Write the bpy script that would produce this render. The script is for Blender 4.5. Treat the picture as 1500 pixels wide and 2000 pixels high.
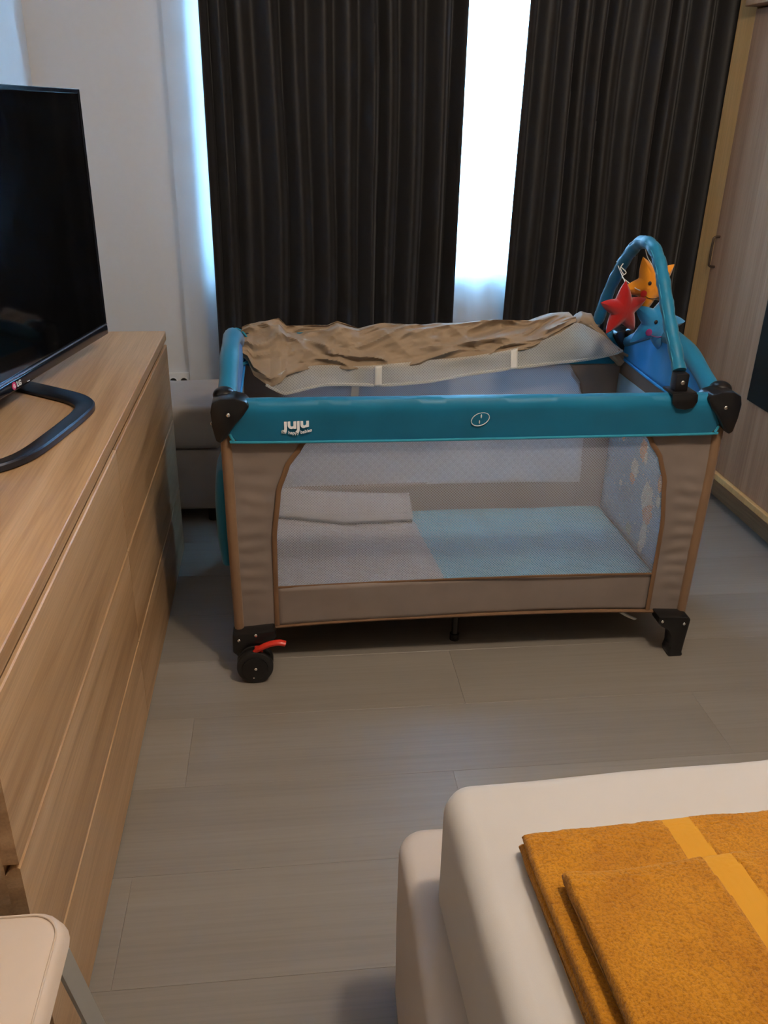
import bpy, bmesh, math, random
from mathutils import Vector, Matrix, noise
PI = math.pi
random.seed(7)
for o in list(bpy.data.objects): bpy.data.objects.remove(o)
C = bpy.context.scene.collection
S = bpy.context.scene

# ---------------------------------------------------------------- camera
cam = bpy.data.cameras.new('camera'); camo = bpy.data.objects.new('camera', cam); C.objects.link(camo)
r_ = Vector((0.9936401, -0.1105163, 0.0215756)); u_ = Vector((0.0276108, 0.42489, 0.9048238)); f_ = Vector((0.109165, 0.8984735, -0.4252392))
camo.matrix_world = Matrix(((r_.x, u_.x, -f_.x, 0), (r_.y, u_.y, -f_.y, 0), (r_.z, u_.z, -f_.z, 1.3695), (0, 0, 0, 1)))
cam.sensor_fit = 'VERTICAL'; cam.sensor_height = 24.0; cam.lens = 1661.0/2000*24.0; cam.clip_start = .02
S.camera = camo

# ---------------------------------------------------------------- world, lights, exposure
w = bpy.data.worlds.new('overcast_sky'); S.world = w; w.use_nodes = True
bg = w.node_tree.nodes['Background']; bg.inputs[0].default_value = (.27, .60, 1, 1); bg.inputs[1].default_value = 27
def area(name, loc, rot, size, power, col, shape='RECTANGLE', sy=None, portal=False):
    l = bpy.data.lights.new(name, 'AREA'); l.shape = shape; l.size = size; l.size_y = sy or size
    l.energy = power; l.color = col
    o = bpy.data.objects.new(name, l); C.objects.link(o); o.location = loc; o.rotation_euler = rot
    if portal: l.cycles.is_portal = True
    return o
area('window_portal', (.5625, 3.76, 1.615), (-PI/2, 0, 0), 1.59, 1, (1, 1, 1), sy=1.67, portal=True)
for i, (lx, pw) in enumerate(((.68, 50), (1.15, 12))):
    l = bpy.data.lights.new('ceiling_bulb', 'POINT'); l.energy = pw; l.color = (1, .84, .66); l.shadow_soft_size = .08
    o = bpy.data.objects.new('ceiling_bulb', l); C.objects.link(o); o.location = (lx, .86, 2.30)
S.view_settings.view_transform = 'Standard'; S.view_settings.look = 'None'
S.view_settings.exposure = 0.30; S.view_settings.gamma = 1; S.view_settings.use_curve_mapping = False

# ---------------------------------------------------------------- materials
def mat(name):
    m = bpy.data.materials.new(name); m.use_nodes = True
    nt = m.node_tree; return m, nt, nt.nodes['Principled BSDF'], nt.nodes, nt.links
def coords(N, L, scale=(1, 1, 1), rot=(0, 0, 0), rnd=False):
    t = N.new('ShaderNodeTexCoord'); mp = N.new('ShaderNodeMapping'); L.new(t.outputs['Object'], mp.inputs[0])
    mp.inputs['Scale'].default_value = scale; mp.inputs['Rotation'].default_value = rot
    if rnd:
        oi = N.new('ShaderNodeObjectInfo'); mu = N.new('ShaderNodeMath'); mu.operation = 'MULTIPLY'; mu.inputs[1].default_value = 37.0
        L.new(oi.outputs['Random'], mu.inputs[0]); L.new(mu.outputs[0], mp.inputs['Location'])
    return mp.outputs[0]
def ramp(N, L, src, stops):
    r = N.new('ShaderNodeValToRGB'); e = r.color_ramp.elements
    while len(e) < len(stops): e.new(.5)
    for i, (p, c) in enumerate(stops): e[i].position = p; e[i].color = (*c, 1)
    L.new(src, r.inputs[0]); return r.outputs[0]
def nz(N, L, vec, scale, detail=4, rough=.55, dist=0):
    n = N.new('ShaderNodeTexNoise'); n.inputs['Scale'].default_value = scale; n.inputs['Detail'].default_value = detail
    n.inputs['Roughness'].default_value = rough; n.inputs['Distortion'].default_value = dist; L.new(vec, n.inputs['Vector']); return n.outputs[0]
def bump(N, L, b, h, strength=.2, dist=.002):
    k = N.new('ShaderNodeBump'); k.inputs['Strength'].default_value = strength; k.inputs['Distance'].default_value = dist
    L.new(h, k.inputs['Height']); L.new(k.outputs[0], b.inputs['Normal'])
def mixc(N, L, a, b, fac, mode='MIX'):
    m = N.new('ShaderNodeMix'); m.data_type = 'RGBA'; m.blend_type = mode
    if isinstance(fac, float): m.inputs[0].default_value = fac
    else: L.new(fac, m.inputs[0])
    for i, v in ((6, a), (7, b)):
        if isinstance(v, tuple): m.inputs[i].default_value = (*v, 1)
        else: L.new(v, m.inputs[i])
    return m.outputs[2]
def wood(name, dark, mid, light, axis, rough=.45, rnd=True, bs=.15, ring=.5, sc=1.0, ff=.55):
    m, nt, b, N, L = mat(name)
    s = [22*sc]*3; s[axis] = 1.1*sc
    v = coords(N, L, tuple(s), rnd=rnd)
    big = nz(N, L, v, .55, 5, .6, 1.2)
    s2 = [260*sc]*3; s2[axis] = 5*sc
    v2 = coords(N, L, tuple(s2), rnd=rnd); fine = nz(N, L, v2, 1, 3, .6)
    s3 = [5*sc]*3; s3[axis] = .5*sc
    v3 = coords(N, L, tuple(s3), rnd=rnd); broad = nz(N, L, v3, 1, 2, .5, .5)
    c = ramp(N, L, big, [(.3, dark), (.5, mid), (.72, light)])
    c2 = ramp(N, L, broad, [(.3, dark), (.5, mid), (.7, light)])
    c = mixc(N, L, c, c2, ring)
    f = ramp(N, L, fine, [(.3, (.72, .72, .72)), (.6, (1.05, 1.05, 1.05))])
    c = mixc(N, L, c, f, ff, 'MULTIPLY')
    L.new(c, b.inputs['Base Color']); b.inputs['Roughness'].default_value = rough
    bump(N, L, b, fine, bs, .0006); return m
def fabric(name, col, rough=.85, var=.12, weave=900, sheen=0.2, bs=.25, low=None):
    m, nt, b, N, L = mat(name)
    v = coords(N, L); n = nz(N, L, v, 9, 4); fz = nz(N, L, v, weave, 2)
    lo = low or tuple(c*(1-var) for c in col); hi = tuple(min(1, c*(1+var)) for c in col)
    L.new(ramp(N, L, n, [(.3, lo), (.7, hi)]), b.inputs['Base Color'])
    b.inputs['Roughness'].default_value = rough; b.inputs['Sheen Weight'].default_value = sheen
    b.inputs['Specular IOR Level'].default_value = .25
    bump(N, L, b, fz, bs, .0006); return m
def plain(name, col, rough=.4, metal=0, spec=.5, coat=0):
    m, nt, b, N, L = mat(name)
    v = coords(N, L); n = nz(N, L, v, 40, 3)
    L.new(ramp(N, L, n, [(.2, tuple(c*.98 for c in col)), (.8, tuple(min(1, c*1.015) for c in col))]), b.inputs['Base Color'])
    b.inputs['Roughness'].default_value = rough; b.inputs['Metallic'].default_value = metal
    b.inputs['Specular IOR Level'].default_value = spec; b.inputs['Coat Weight'].default_value = coat
    return m
M = {}
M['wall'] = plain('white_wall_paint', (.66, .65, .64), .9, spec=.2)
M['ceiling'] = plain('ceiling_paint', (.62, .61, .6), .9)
M['wall_dim'] = plain('darkened_unseen_wall', (.34, .32, .30), .9)  # unseen near and right walls, darkened to cut bounced light
M['floor'] = wood('grey_laminate', (.205, .180, .153), (.243, .215, .185), (.285, .255, .222), 0, .36, bs=.06, sc=.55, ring=.65, ff=.28)
M['floor_sub'] = plain('joint_dark', (.09, .08, .07), .8)
M['oak_y'] = wood('oak_laminate_long', (.31, .17, .075), (.52, .325, .17), (.64, .435, .26), 1, .42, bs=.1, ring=.3)
M['oak_z'] = wood('oak_laminate_upright', (.255, .135, .070), (.385, .215, .115), (.48, .295, .175), 2, .62, bs=.1, ring=.4)
M['oak_pale'] = wood('oak_edge', (.58, .33, .12), (.66, .40, .155), (.72, .46, .2), 2, .45)
M['teal'] = fabric('teal_cot_fabric', (.006, .155, .285), .42, .08, 1400, .15)
M['teal_light'] = fabric('teal_piping', (.02, .25, .37), .55, .08, 1400)
M['teal_in'] = fabric('daylit_teal_lining', (.008, .24, .60), .45, .08, 1200, .1)  # same teal, with blue daylight shining through it put into the colour
M['taupe'] = fabric('taupe_cot_fabric', (.235, .19, .165), .6, .08, 1500, .1)
M['cover'] = fabric('khaki_cover_fabric', (.30, .22, .145), .6, .1, 1200, .1)
M['brown'] = fabric('brown_binding', (.19, .105, .055), .6, .1, 1500, .1)
M['post'] = fabric('tan_post_sleeve', (.24, .145, .085), .45, .1, 1500, .1)
M['white'] = fabric('white_webbing', (.7, .7, .66), .7, .06, 1500)
M['black'] = plain('black_plastic', (.008, .008, .009), .28)
M['blackm'] = plain('matte_black_plastic', (.012, .012, .013), .5)
M['chrome'] = plain('chrome', (.75, .75, .75), .2, 1)
M['red_p'] = plain('red_plastic', (.65, .035, .02), .35)
M['matt_blue'] = fabric('pale_blue_mattress', (.125, .34, .46), .85, .08, 800)
M['pad'] = fabric('grey_pad_fabric', (.33, .33, .36), .9, .06, 800)
M['print'] = fabric('printed_blue_lining', (.20, .38, .56), .8, .06, 1000)
M['print_o'] = fabric('orange_print', (.80, .40, .20), .8, .1, 1000)
M['print_w'] = fabric('cream_print', (.78, .76, .68), .8, .05, 1000)
M['print_g'] = fabric('green_print', (.35, .45, .3), .8, .05, 1000)
M['sheet'] = fabric('cream_cotton_sheet', (.475, .445, .415), .9, .02, 1500, .1, bs=.12)
M['base'] = fabric('bed_base_fabric', (.46, .41, .375), .92, .03, 1000, .1)
M['bench'] = fabric('beige_upholstery', (.36, .31, .27), .9, .06, 700)
M['seat'] = plain('cream_leatherette', (.62, .50, .40), .5)
M['steel'] = plain('grey_lacquered_steel', (.62, .62, .6), .45, .1)
M['tv'] = plain('tv_gloss_bezel', (.006, .008, .014), .16)
M['tvscreen'] = plain('tv_glass', (.0025, .003, .004), .07)
M['tvstand'] = plain('tv_stand_metal', (.03, .033, .045), .3, .6)
M['lgpink'] = plain('logo_pink', (.6, .05, .2), .4)
M['logow'] = plain('logo_white', (.75, .8, .85), .5)
M['rail'] = plain('bezel_highlight', (.35, .42, .6), .25, .7)
M['mirror'] = plain('dark_glass_panel', (.02, .021, .018), .3, 0, .5)
M['handle'] = plain('bronze_handle', (.12, .085, .06), .35, .8)
M['outlet'] = plain('outlet_plastic', (.7, .69, .67), .4)
M['pvc'] = plain('white_window_frame', (.8, .8, .8), .35)
M['red'] = fabric('red_plush', (.33, .006, .006), .95, .06, 700, .5)
M['yellow'] = fabric('yellow_plush', (.66, .235, .008), .95, .06, 700, .5)
M['blue'] = fabric('blue_plush', (.02, .23, .50), .95, .06, 700, .5)
M['eye'] = plain('black_thread', (.006, .005, .01), .5)
M['cheek'] = fabric('red_cheek_felt', (.45, .02, .015), .9, .05)
M['cheek2'] = fabric('purple_cheek_felt', (.22, .03, .16), .9, .05)
# glass
m, nt, b, N, L = mat('window_glass'); b.inputs['Base Color'].default_value = (1, 1, 1, 1); b.inputs['Roughness'].default_value = 0
b.inputs['Transmission Weight'].default_value = 1; b.inputs['IOR'].default_value = 1.0; M['glass'] = m
# curtain, charcoal with slight sheen and vertical grain
m, nt, b, N, L = mat('charcoal_blackout'); v = coords(N, L, (700, 700, 60)); n = nz(N, L, v, 1, 2)
L.new(ramp(N, L, n, [(.3, (.0105, .0098, .0105)), (.7, (.0145, .0135, .0145))]), b.inputs['Base Color'])
b.inputs['Roughness'].default_value = .62; b.inputs['Sheen Weight'].default_value = .12; b.inputs['Sheen Roughness'].default_value = .4
bump(N, L, b, n, .05, .0003); M['curtain'] = m
# sheer curtain: translucent threads
def netmat(name, col, alpha, trans=.5, period=None, rot45=True):
    m = bpy.data.materials.new(name); m.use_nodes = True; nt = m.node_tree; N, L = nt.nodes, nt.links
    N.remove(N['Principled BSDF']); out = N['Material Output']
    d = N.new('ShaderNodeBsdfDiffuse'); t = N.new('ShaderNodeBsdfTranslucent'); x = N.new('ShaderNodeMixShader'); x.inputs[0].default_value = trans
    tc = N.new('ShaderNodeTexCoord'); n = N.new('ShaderNodeTexNoise'); n.inputs['Scale'].default_value = 7; L.new(tc.outputs['Object'], n.inputs['Vector'])
    c = ramp(N, L, n.outputs[0], [(.3, tuple(k*.93 for k in col)), (.7, col)])
    L.new(c, d.inputs[0]); L.new(c, t.inputs[0]); L.new(d.outputs[0], x.inputs[1]); L.new(t.outputs[0], x.inputs[2])
    tr = N.new('ShaderNodeBsdfTransparent'); mx = N.new('ShaderNodeMixShader'); L.new(tr.outputs[0], mx.inputs[1]); L.new(x.outputs[0], mx.inputs[2])
    if period is None: mx.inputs[0].default_value = alpha
    else:
        mp = N.new('ShaderNodeMapping'); L.new(tc.outputs['Object'], mp.inputs[0]); mp.inputs['Rotation'].default_value = (0, PI/4 if rot45 else 0, 0)
        sp = N.new('ShaderNodeSeparateXYZ'); L.new(mp.outputs[0], sp.inputs[0]); hs = []
        for ax in (0, 2):
            q = N.new('ShaderNodeMath'); q.operation = 'MULTIPLY'; q.inputs[1].default_value = 2*PI/period; L.new(sp.outputs[ax], q.inputs[0])
            si = N.new('ShaderNodeMath'); si.operation = 'SINE'; L.new(q.outputs[0], si.inputs[0]); hs.append(si.outputs[0])
        mxm = N.new('ShaderNodeMath'); mxm.operation = 'MAXIMUM'; L.new(hs[0], mxm.inputs[0]); L.new(hs[1], mxm.inputs[1])
        mr = N.new('ShaderNodeMapRange'); L.new(mxm.outputs[0], mr.inputs[0]); mr.inputs[1].default_value = -.2; mr.inputs[2].default_value = 1.0
        mr.inputs[3].default_value = alpha-.13; mr.inputs[4].default_value = alpha+.13; L.new(mr.outputs[0], mx.inputs[0])
    L.new(mx.outputs[0], out.inputs[0]); return m
M['sheer'] = netmat('white_sheer_voile', (.88, .89, .9), .72, .55)
M['net'] = netmat('white_cot_mesh', (.78, .78, .8), .30, .35, .0052)
M['net_rear'] = netmat('grey_cot_mesh', (.74, .74, .80), .62, .35, .0052)
M['liner_net'] = netmat('white_liner_mesh', (.78, .78, .72), .62, .3, .006)
# terry towel
def terry(name, band):
    m, nt, b, N, L = mat(name); v = coords(N, L)
    n = nz(N, L, v, 14, 5, .6); f = nz(N, L, v, 330, 3, .7)
    c = ramp(N, L, n, [(.3, (.385, .150, .008)), (.7, (.50, .215, .013))])
    if band: c = ramp(N, L, n, [(.3, (.50, .235, .02)), (.7, (.53, .255, .023))])
    else:
        g = ramp(N, L, f, [(.36, (.42, .36, .3)), (.56, (1.1, 1.1, 1.1))]); c = mixc(N, L, c, g, .6, 'MULTIPLY')
    L.new(c, b.inputs['Base Color']); b.inputs['Roughness'].default_value = .95; b.inputs['Sheen Weight'].default_value = .2; b.inputs['Specular IOR Level'].default_value = .1
    if band:
        vv = coords(N, L, (900, 30, 30)); f = nz(N, L, vv, 1, 1); bump(N, L, b, f, .3, .0005)
    else: bump(N, L, b, f, .9, .0025)
    return m
M['terry'] = terry('mustard_terry', False); M['band'] = terry('mustard_woven_band', True)

# ---------------------------------------------------------------- helpers
def obj(name, bm, m, parent=None, smooth=True, loc=(0, 0, 0)):
    me = bpy.data.meshes.new(name)
    bmesh.ops.recalc_face_normals(bm, faces=bm.faces)
    bm.to_mesh(me); bm.free()
    me.materials.append(M[m] if isinstance(m, str) else m)
    if smooth:
        me.polygons.foreach_set('use_smooth', [True]*len(me.polygons))
        try: me.set_sharp_from_angle(angle=math.radians(38))
        except Exception: pass
    o = bpy.data.objects.new(name, me); C.objects.link(o); o.location = loc
    if parent: o.parent = parent
    return o
def thing(name, label, cat, loc=(0, 0, 0), rz=0, group=None):
    o = bpy.data.objects.new(name, None); C.objects.link(o); o.location = loc; o.rotation_euler = (0, 0, rz); o.empty_display_size = .05
    return tag(o, label, cat, group)
def tag(o, label, cat, group=None):
    o['label'] = label; o['category'] = cat
    if group: o['group'] = group
    return o
def struct(o): o['kind'] = 'structure'; return o
def box(x0, x1, y0, y1, z0, z1, bev=0, seg=2, bm=None):
    bm = bm or bmesh.new(); tmp = bmesh.new()
    bmesh.ops.create_cube(tmp, size=1)
    for v in tmp.verts: v.co = Vector(((x0+x1)/2+v.co.x*(x1-x0), (y0+y1)/2+v.co.y*(y1-y0), (z0+z1)/2+v.co.z*(z1-z0)))
    if bev: bmesh.ops.bevel(tmp, geom=tmp.edges[:], offset=bev, segments=seg, affect='EDGES', profile=.5)
    me = bpy.data.meshes.new('t'); tmp.to_mesh(me); tmp.free(); bm.from_mesh(me); bpy.data.meshes.remove(me); return bm
def catmull(pts, n=6):
    P = [Vector(p) for p in pts]; out = []
    for i in range(len(P)-1):
        a, b, c, d = P[max(i-1, 0)], P[i], P[i+1], P[min(i+2, len(P)-1)]
        for k in range(n):
            t = k/n; out.append(.5*((2*b)+(c-a)*t+(2*a-5*b+4*c-d)*t*t+(3*b-a-3*c+d)*t**3))
    out.append(P[-1]); return out
def tube(pts, rad, seg=12, bm=None, flat=None, closed=False):
    """swept round (or elliptic: flat=(direction,factor)) tube along pts"""
    bm = bm or bmesh.new(); P = [Vector(p) for p in pts]; n = len(P); rings = []; prev = None
    for i, p in enumerate(P):
        if closed: t = (P[(i+1) % n]-P[i-1]).normalized()
        else: t = (P[min(i+1, n-1)]-P[max(i-1, 0)]).normalized()
        if prev is None:
            ref = Vector((0, 0, 1)) if abs(t.z) < .9 else Vector((1, 0, 0)); a = t.cross(ref).normalized()
        else: a = (prev-t*prev.dot(t)).normalized()
        prev = a; b = t.cross(a)
        r = rad[i] if isinstance(rad, (list, tuple)) else rad
        ring = []
        for k in range(seg):
            th = 2*PI*k/seg; o = a*math.cos(th)*r+b*math.sin(th)*r
            if flat: d = Vector(flat[0]).normalized(); o = o-d*o.dot(d)*(1-flat[1])
            ring.append(bm.verts.new(p+o))
        rings.append(ring)
    m = n if closed else n-1
    for i in range(m):
        A, B = rings[i], rings[(i+1) % n]
        for k in range(seg): bm.faces.new((A[k], A[(k+1) % seg], B[(k+1) % seg], B[k]))
    if not closed: bm.faces.new(rings[0][::-1]); bm.faces.new(rings[-1])
    return bm
def grid(fn, nu, nv, bm=None):
    bm = bm or bmesh.new(); V = [[bm.verts.new(fn(i/nu, j/nv)) for j in range(nv+1)] for i in range(nu+1)]
    for i in range(nu):
        for j in range(nv): bm.faces.new((V[i][j], V[i+1][j], V[i+1][j+1], V[i][j+1]))
    return bm
def prism(poly, axis, a, b, bev=0, seg=2):
    """extrude 2D polygon; axis 1: poly in xz along y; 0: yz along x; 2: xy along z"""
    bm = bmesh.new()
    def mk(p, t): return (p[0], t, p[1]) if axis == 1 else ((t, p[0], p[1]) if axis == 0 else (p[0], p[1], t))
    A = [bm.verts.new(mk(p, a)) for p in poly]; B = [bm.verts.new(mk(p, b)) for p in poly]; n = len(poly)
    bm.faces.new(A); bm.faces.new(B[::-1])
    for i in range(n): bm.faces.new((A[i], B[i], B[(i+1) % n], A[(i+1) % n]))
    bmesh.ops.recalc_face_normals(bm, faces=bm.faces)
    if bev: bmesh.ops.bevel(bm, geom=bm.edges[:], offset=bev, segments=seg, affect='EDGES', profile=.5)
    return bm
def ball(c, r, sx=1, sy=1, sz=1, u=16, v=10, bm=None):
    bm = bm or bmesh.new(); res = bmesh.ops.create_uvsphere(bm, u_segments=u, v_segments=v, radius=r)
    for q in res['verts']: q.co = Vector((q.co.x*sx+c[0], q.co.y*sy+c[1], q.co.z*sz+c[2]))
    return bm
def disc(c, r, h, axis=1, seg=32, bev=.002):
    bm = bmesh.new(); poly = [(r*math.cos(2*PI*k/seg), r*math.sin(2*PI*k/seg)) for k in range(seg)]
    t = prism([(p[0]+(c[0] if axis != 0 else c[1]), p[1]+(c[2] if axis != 2 else c[1])) for p in poly], axis, c[axis]-h/2, c[axis]+h/2)
    if bev:
        ed = [e for e in t.edges if len(e.link_faces) == 2 and any(len(f.verts) > 6 for f in e.link_faces)]
        bmesh.ops.bevel(t, geom=ed, offset=bev, segments=2, affect='EDGES', profile=.5)
    bm.free(); return t
def solid(o, t, off=0):
    md = o.modifiers.new('thickness', 'SOLIDIFY'); md.thickness = t; md.offset = off; return o
def lerp_tab(tab, x):
    if x <= tab[0][0]: return tab[0][1]
    for (a, va), (b, vb) in zip(tab, tab[1:]):
        if x <= b:
            t = (x-a)/(b-a); t = t*t*(3-2*t)*.5+t*.5; return va+(vb-va)*t
    return tab[-1][1]
def lin(tab, x):
    if x <= tab[0][0]: return tab[0][1]
    for (a, va), (b, vb) in zip(tab, tab[1:]):
        if x <= b: return va+(vb-va)*(x-a)/(b-a)
    return tab[-1][1]
def fbm(x, y, z, o=3): return noise.fractal(Vector((x, y, z)), 1.0, 2.0, o)
def text(body, size, m, parent, matrix, name='lettering', bold=.0, extr=.0006, warp=None, spacing=1.0):
    cu = bpy.data.curves.new('t', 'FONT'); cu.body = body; cu.size = size; cu.align_x = 'CENTER'; cu.extrude = extr; cu.offset = bold; cu.space_character = spacing
    to = bpy.data.objects.new('t', cu); C.objects.link(to); dg = bpy.context.evaluated_depsgraph_get(); dg.update()
    me = bpy.data.meshes.new_from_object(to.evaluated_get(dg)); bpy.data.objects.remove(to)
    if warp:
        for v in me.vertices: v.co = warp(v.co)
    me.transform(matrix); me.materials.clear(); me.materials.append(M[m]); me.name = name
    o = bpy.data.objects.new(name, me); C.objects.link(o); o.parent = parent; return o

# ---------------------------------------------------------------- the room
XL, XR, YB, YF, ZC = -.87, 2.30, 3.50, -2.2, 2.55
fl = struct(obj('floor', box(XL-.1, XR+.1, YF-.1, YB+.1, -.10, -.012), 'floor_sub', smooth=False))
plank_w, plank_l = .24, 1.29
pm = {}
yy = 1.25-plank_w*15; row = 0
while yy < YB:
    if yy+plank_w > YF:
        x = XL-((row*.47) % 1)*plank_l
        while x < XR:
            x0, x1 = max(x, XL), min(x+plank_l, XR); y0, y1 = max(yy, YF), min(yy+plank_w, YB)
            if x1-x0 > .01 and y1-y0 > .01:
                key = (round(x1-x0, 3), round(y1-y0, 3))
                if key not in pm:
                    o = obj('plank', box(-(x1-x0)/2+.0001, (x1-x0)/2-.0001, -(y1-y0)/2+.0001, (y1-y0)/2-.0001, -.012, 0, .0006, 1), 'floor', fl, smooth=False)
                    pm[key] = o.data
                else:
                    o = bpy.data.objects.new('plank', pm[key]); C.objects.link(o); o.parent = fl
                o.location = ((x0+x1)/2, (y0+y1)/2, 0)
            x += plank_l
    yy += plank_w; row += 1
struct(obj('wall_left', box(XL-.1, XL, YF, YB+.1, 0, ZC), 'wall', smooth=False))
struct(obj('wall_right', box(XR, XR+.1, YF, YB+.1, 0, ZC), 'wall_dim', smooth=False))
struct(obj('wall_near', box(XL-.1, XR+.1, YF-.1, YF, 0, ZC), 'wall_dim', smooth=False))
struct(obj('ceiling', box(XL-.1, XR+.1, YF-.1, YB+.3, ZC, ZC+.1), 'ceiling', smooth=False))
WX0, WX1, WZ0, WZ1 = -.235, 1.36, .78, 2.45
wb = box(XL-.1, WX0, YB, YB+.24, 0, ZC); box(WX1, XR+.1, YB, YB+.24, 0, ZC, bm=wb); box(WX0, WX1, YB, YB+.24, 0, WZ0, bm=wb); box(WX0, WX1, YB, YB+.24, WZ1, ZC, bm=wb)
struct(obj('wall_far', wb, 'wall', smooth=False))
struct(obj('baseboard_left', box(XL, XL+.012, YF, YB, 0, .06, .002), 'oak_y', smooth=False))
struct(obj('baseboard_far', box(XL+.012, XR, YB-.012, YB, 0, .06, .002), 'oak_pale', smooth=False))
wf = bpy.data.objects.new('window_1', None); C.objects.link(wf); wf['kind'] = 'structure'; wf.location = (0, 0, 0)
fb = box(WX0, WX1, YB+.12, YB+.18, WZ0, WZ0+.07, .004); box(WX0, WX1, YB+.12, YB+.18, WZ1-.07, WZ1, .004, bm=fb)
for x in (WX0, WX1-.07, .98): box(x, x+.07, YB+.12, YB+.18, WZ0+.07, WZ1-.07, .004, bm=fb)
obj('window_frame', fb, 'pvc', wf, smooth=False)
obj('pane', box(WX0+.07, .98, YB+.145, YB+.155, WZ0+.07, WZ1-.07), 'glass', wf, smooth=False)
obj('pane', box(1.05, WX1-.07, YB+.145, YB+.155, WZ0+.07, WZ1-.07), 'glass', wf, smooth=False)
obj('window_sill', box(WX0, WX1, YB-.012, YB+.12, WZ0-.02, WZ0+.004, .004), 'pvc', wf, smooth=False)
struct(obj('trim_1', box(XL+.05, 1.69, 3.32, 3.485, 2.512, ZC, .004), 'pvc', smooth=False))

# ---------------------------------------------------------------- curtains
def curtain(name, x0, x1, y, z0, z1, folds, amp, seed, m, nu=260, nv=26, edge=0.0, flare=(0, 0)):
    rnd = random.Random(seed); ph = [rnd.uniform(0, 6.28) for _ in range(8)]; wdt = [rnd.uniform(.6, 1.4) for _ in range(folds+1)]
    cs = [0]
    for k in wdt: cs.append(cs[-1]+k)
    amps = [rnd.uniform(.55, 1.15) for _ in range(folds+3)]
    def fn(u, v):
        z = z0+(z1-z0)*v; uu = u+.010*math.sin(3*z+ph[0])*math.sin(PI*u)+.006*math.sin(5.1*z+9*u+ph[1])*math.sin(PI*u)
        s = min(max(uu, 0), 1)*cs[-1]; k = 0
        while k < len(cs)-2 and s > cs[k+1]: k += 1
        t = (s-cs[k])/(cs[k+1]-cs[k]); a = amp*(amps[k]*(1-t)+amps[k+1]*t)*(1.0-.25*v)
        yo = -a*math.cos(2*PI*t)+.10*a*math.sin(4*PI*t+ph[2]+z)+.004*fbm(u*9, z*2, seed)
        xx = x0+(x1-x0)*u+.12*a*math.sin(2*PI*t+.6)
        xx += (flare[0]*(1-u)+flare[1]*u)*(1-v)
        return Vector((xx, y+yo, z))
    o = obj(name, grid(fn, nu, nv), m); return o
c1 = solid(curtain('curtain', -.262, .655, 3.37, .012, 2.51, 10, .034, 3, 'curtain', flare=(0, .008)), .0015)
tag(c1, 'wide charcoal grey blackout curtain left of the bright window gap', 'curtain', None)
c2 = solid(curtain('curtain', .884, 1.80, 3.37, .012, 2.51, 11, .034, 11, 'curtain', flare=(-.022, 0)), .0015)
tag(c2, 'charcoal grey blackout curtain between the window gap and the wardrobe', 'curtain')
c3 = curtain('sheer_curtain', -.393, 1.60, 3.452, .012, 2.51, 20, .013, 5, 'sheer', nu=420)
tag(c3, 'white translucent sheer curtain glowing in the gap between the dark curtains', 'curtain')

# ---------------------------------------------------------------- dresser
DX, DY0, DY1 = -.365, .855, 2.645
dr = thing('dresser', 'long light oak chest of drawers carrying the television', 'dresser', (XL+.013, (DY0+DY1)/2, 0))
ox, oy = XL+.013, (DY0+DY1)/2
W = DX-ox; H2 = (DY1-DY0)/2
obj('top_panel', box(0, W, -H2, H2, .722, .750, .0018, 1), 'oak_y', dr, smooth=False)
cb = box(.0, W-.022, -H2+.004, -H2+.022, 0.0, .722); box(.0, W-.022, H2-.022, H2-.004, 0.0, .722, bm=cb); box(0, W-.03, -H2+.022, H2-.022, .04, .70, bm=cb)
obj('carcass', cb, 'oak_y', dr, smooth=False)
split = 1.745-oy
for (a, b) in ((-H2, split-.0012), (split+.0012, H2)):
    for (z0, z1) in ((.4705, .708), (.2295, .4640), (.005, .2230)):
        h = (z1-z0)
        d = obj('drawer', prism([(-.021, -h/2), (0, -h/2), (0, h/2-.0022), (-.0022, h/2), (-.007, h/2), (-.021, h/2-.014)], 1, a, b), 'oak_y', dr, smooth=False, loc=(W, 0, z0+h/2))

# ---------------------------------------------------------------- television
A = math.radians(11.2)
tv = thing('television', 'black flat screen television on a curved metal stand on the oak dresser', 'television', (-.594, 1.893, .752), PI/2-A)
hw = .53; zb, zt = .046, .653
obj('housing', box(-hw, hw, .004, .034, zb, zt, .006, 3), 'tv', tv)
obj('rear_cover', box(-.36, .36, .030, .062, zb+.03, zt-.12, .012, 3), 'blackm', tv)
obj('screen', box(-hw+.010, hw-.010, .0005, .006, zb+.030, zt-.010), 'tvscreen', tv, smooth=False)
fr = box(-hw, hw, -.004, .006, zb, zb+.026, .004, 3)
obj('lower_bezel', fr, 'tv', tv)
obj('bezel_highlight_strip', box(-hw+.004, hw-.004, -.0052, .0, zb+.0265, zb+.0295, .0008, 1), 'rail', tv, smooth=False)  # pale bluish strip stands in for the highlight along the lower bezel
fr = box(-hw, -hw+.010, -.002, .006, zb+.026, zt, .001, 1); box(hw-.010, hw, -.002, .006, zb+.026, zt, .001, 1, bm=fr); box(-hw+.01, hw-.01, -.002, .006, zt-.010, zt, .001, 1, bm=fr)
obj('screen_frame', fr, 'tv', tv, smooth=False)
lg = obj('logo_disc', disc((-.016, -.0045, zb+.013), .0085, .0016, 1, 24, 0), 'lgpink', tv)
ring = [(-.016+.0042*math.cos(t), -.0056, zb+.013+.0042*math.sin(t)) for t in [PI*.5+k*PI*1.5/12 for k in range(13)]]
lb = tube(ring, .0007, 6); tube([(-.016, -.0056, zb+.0165), (-.016, -.0056, zb+.0105), (-.013, -.0056, zb+.0105)], .0006, 6, bm=lb)
obj('logo_mark', lb, 'logow', tv)
text('LG', .0165, 'logow', tv, Matrix.Translation((.006, -.0048, zb+.0073)) @ Matrix.Rotation(PI/2, 4, 'X'), 'lettering', .0004)
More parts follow.
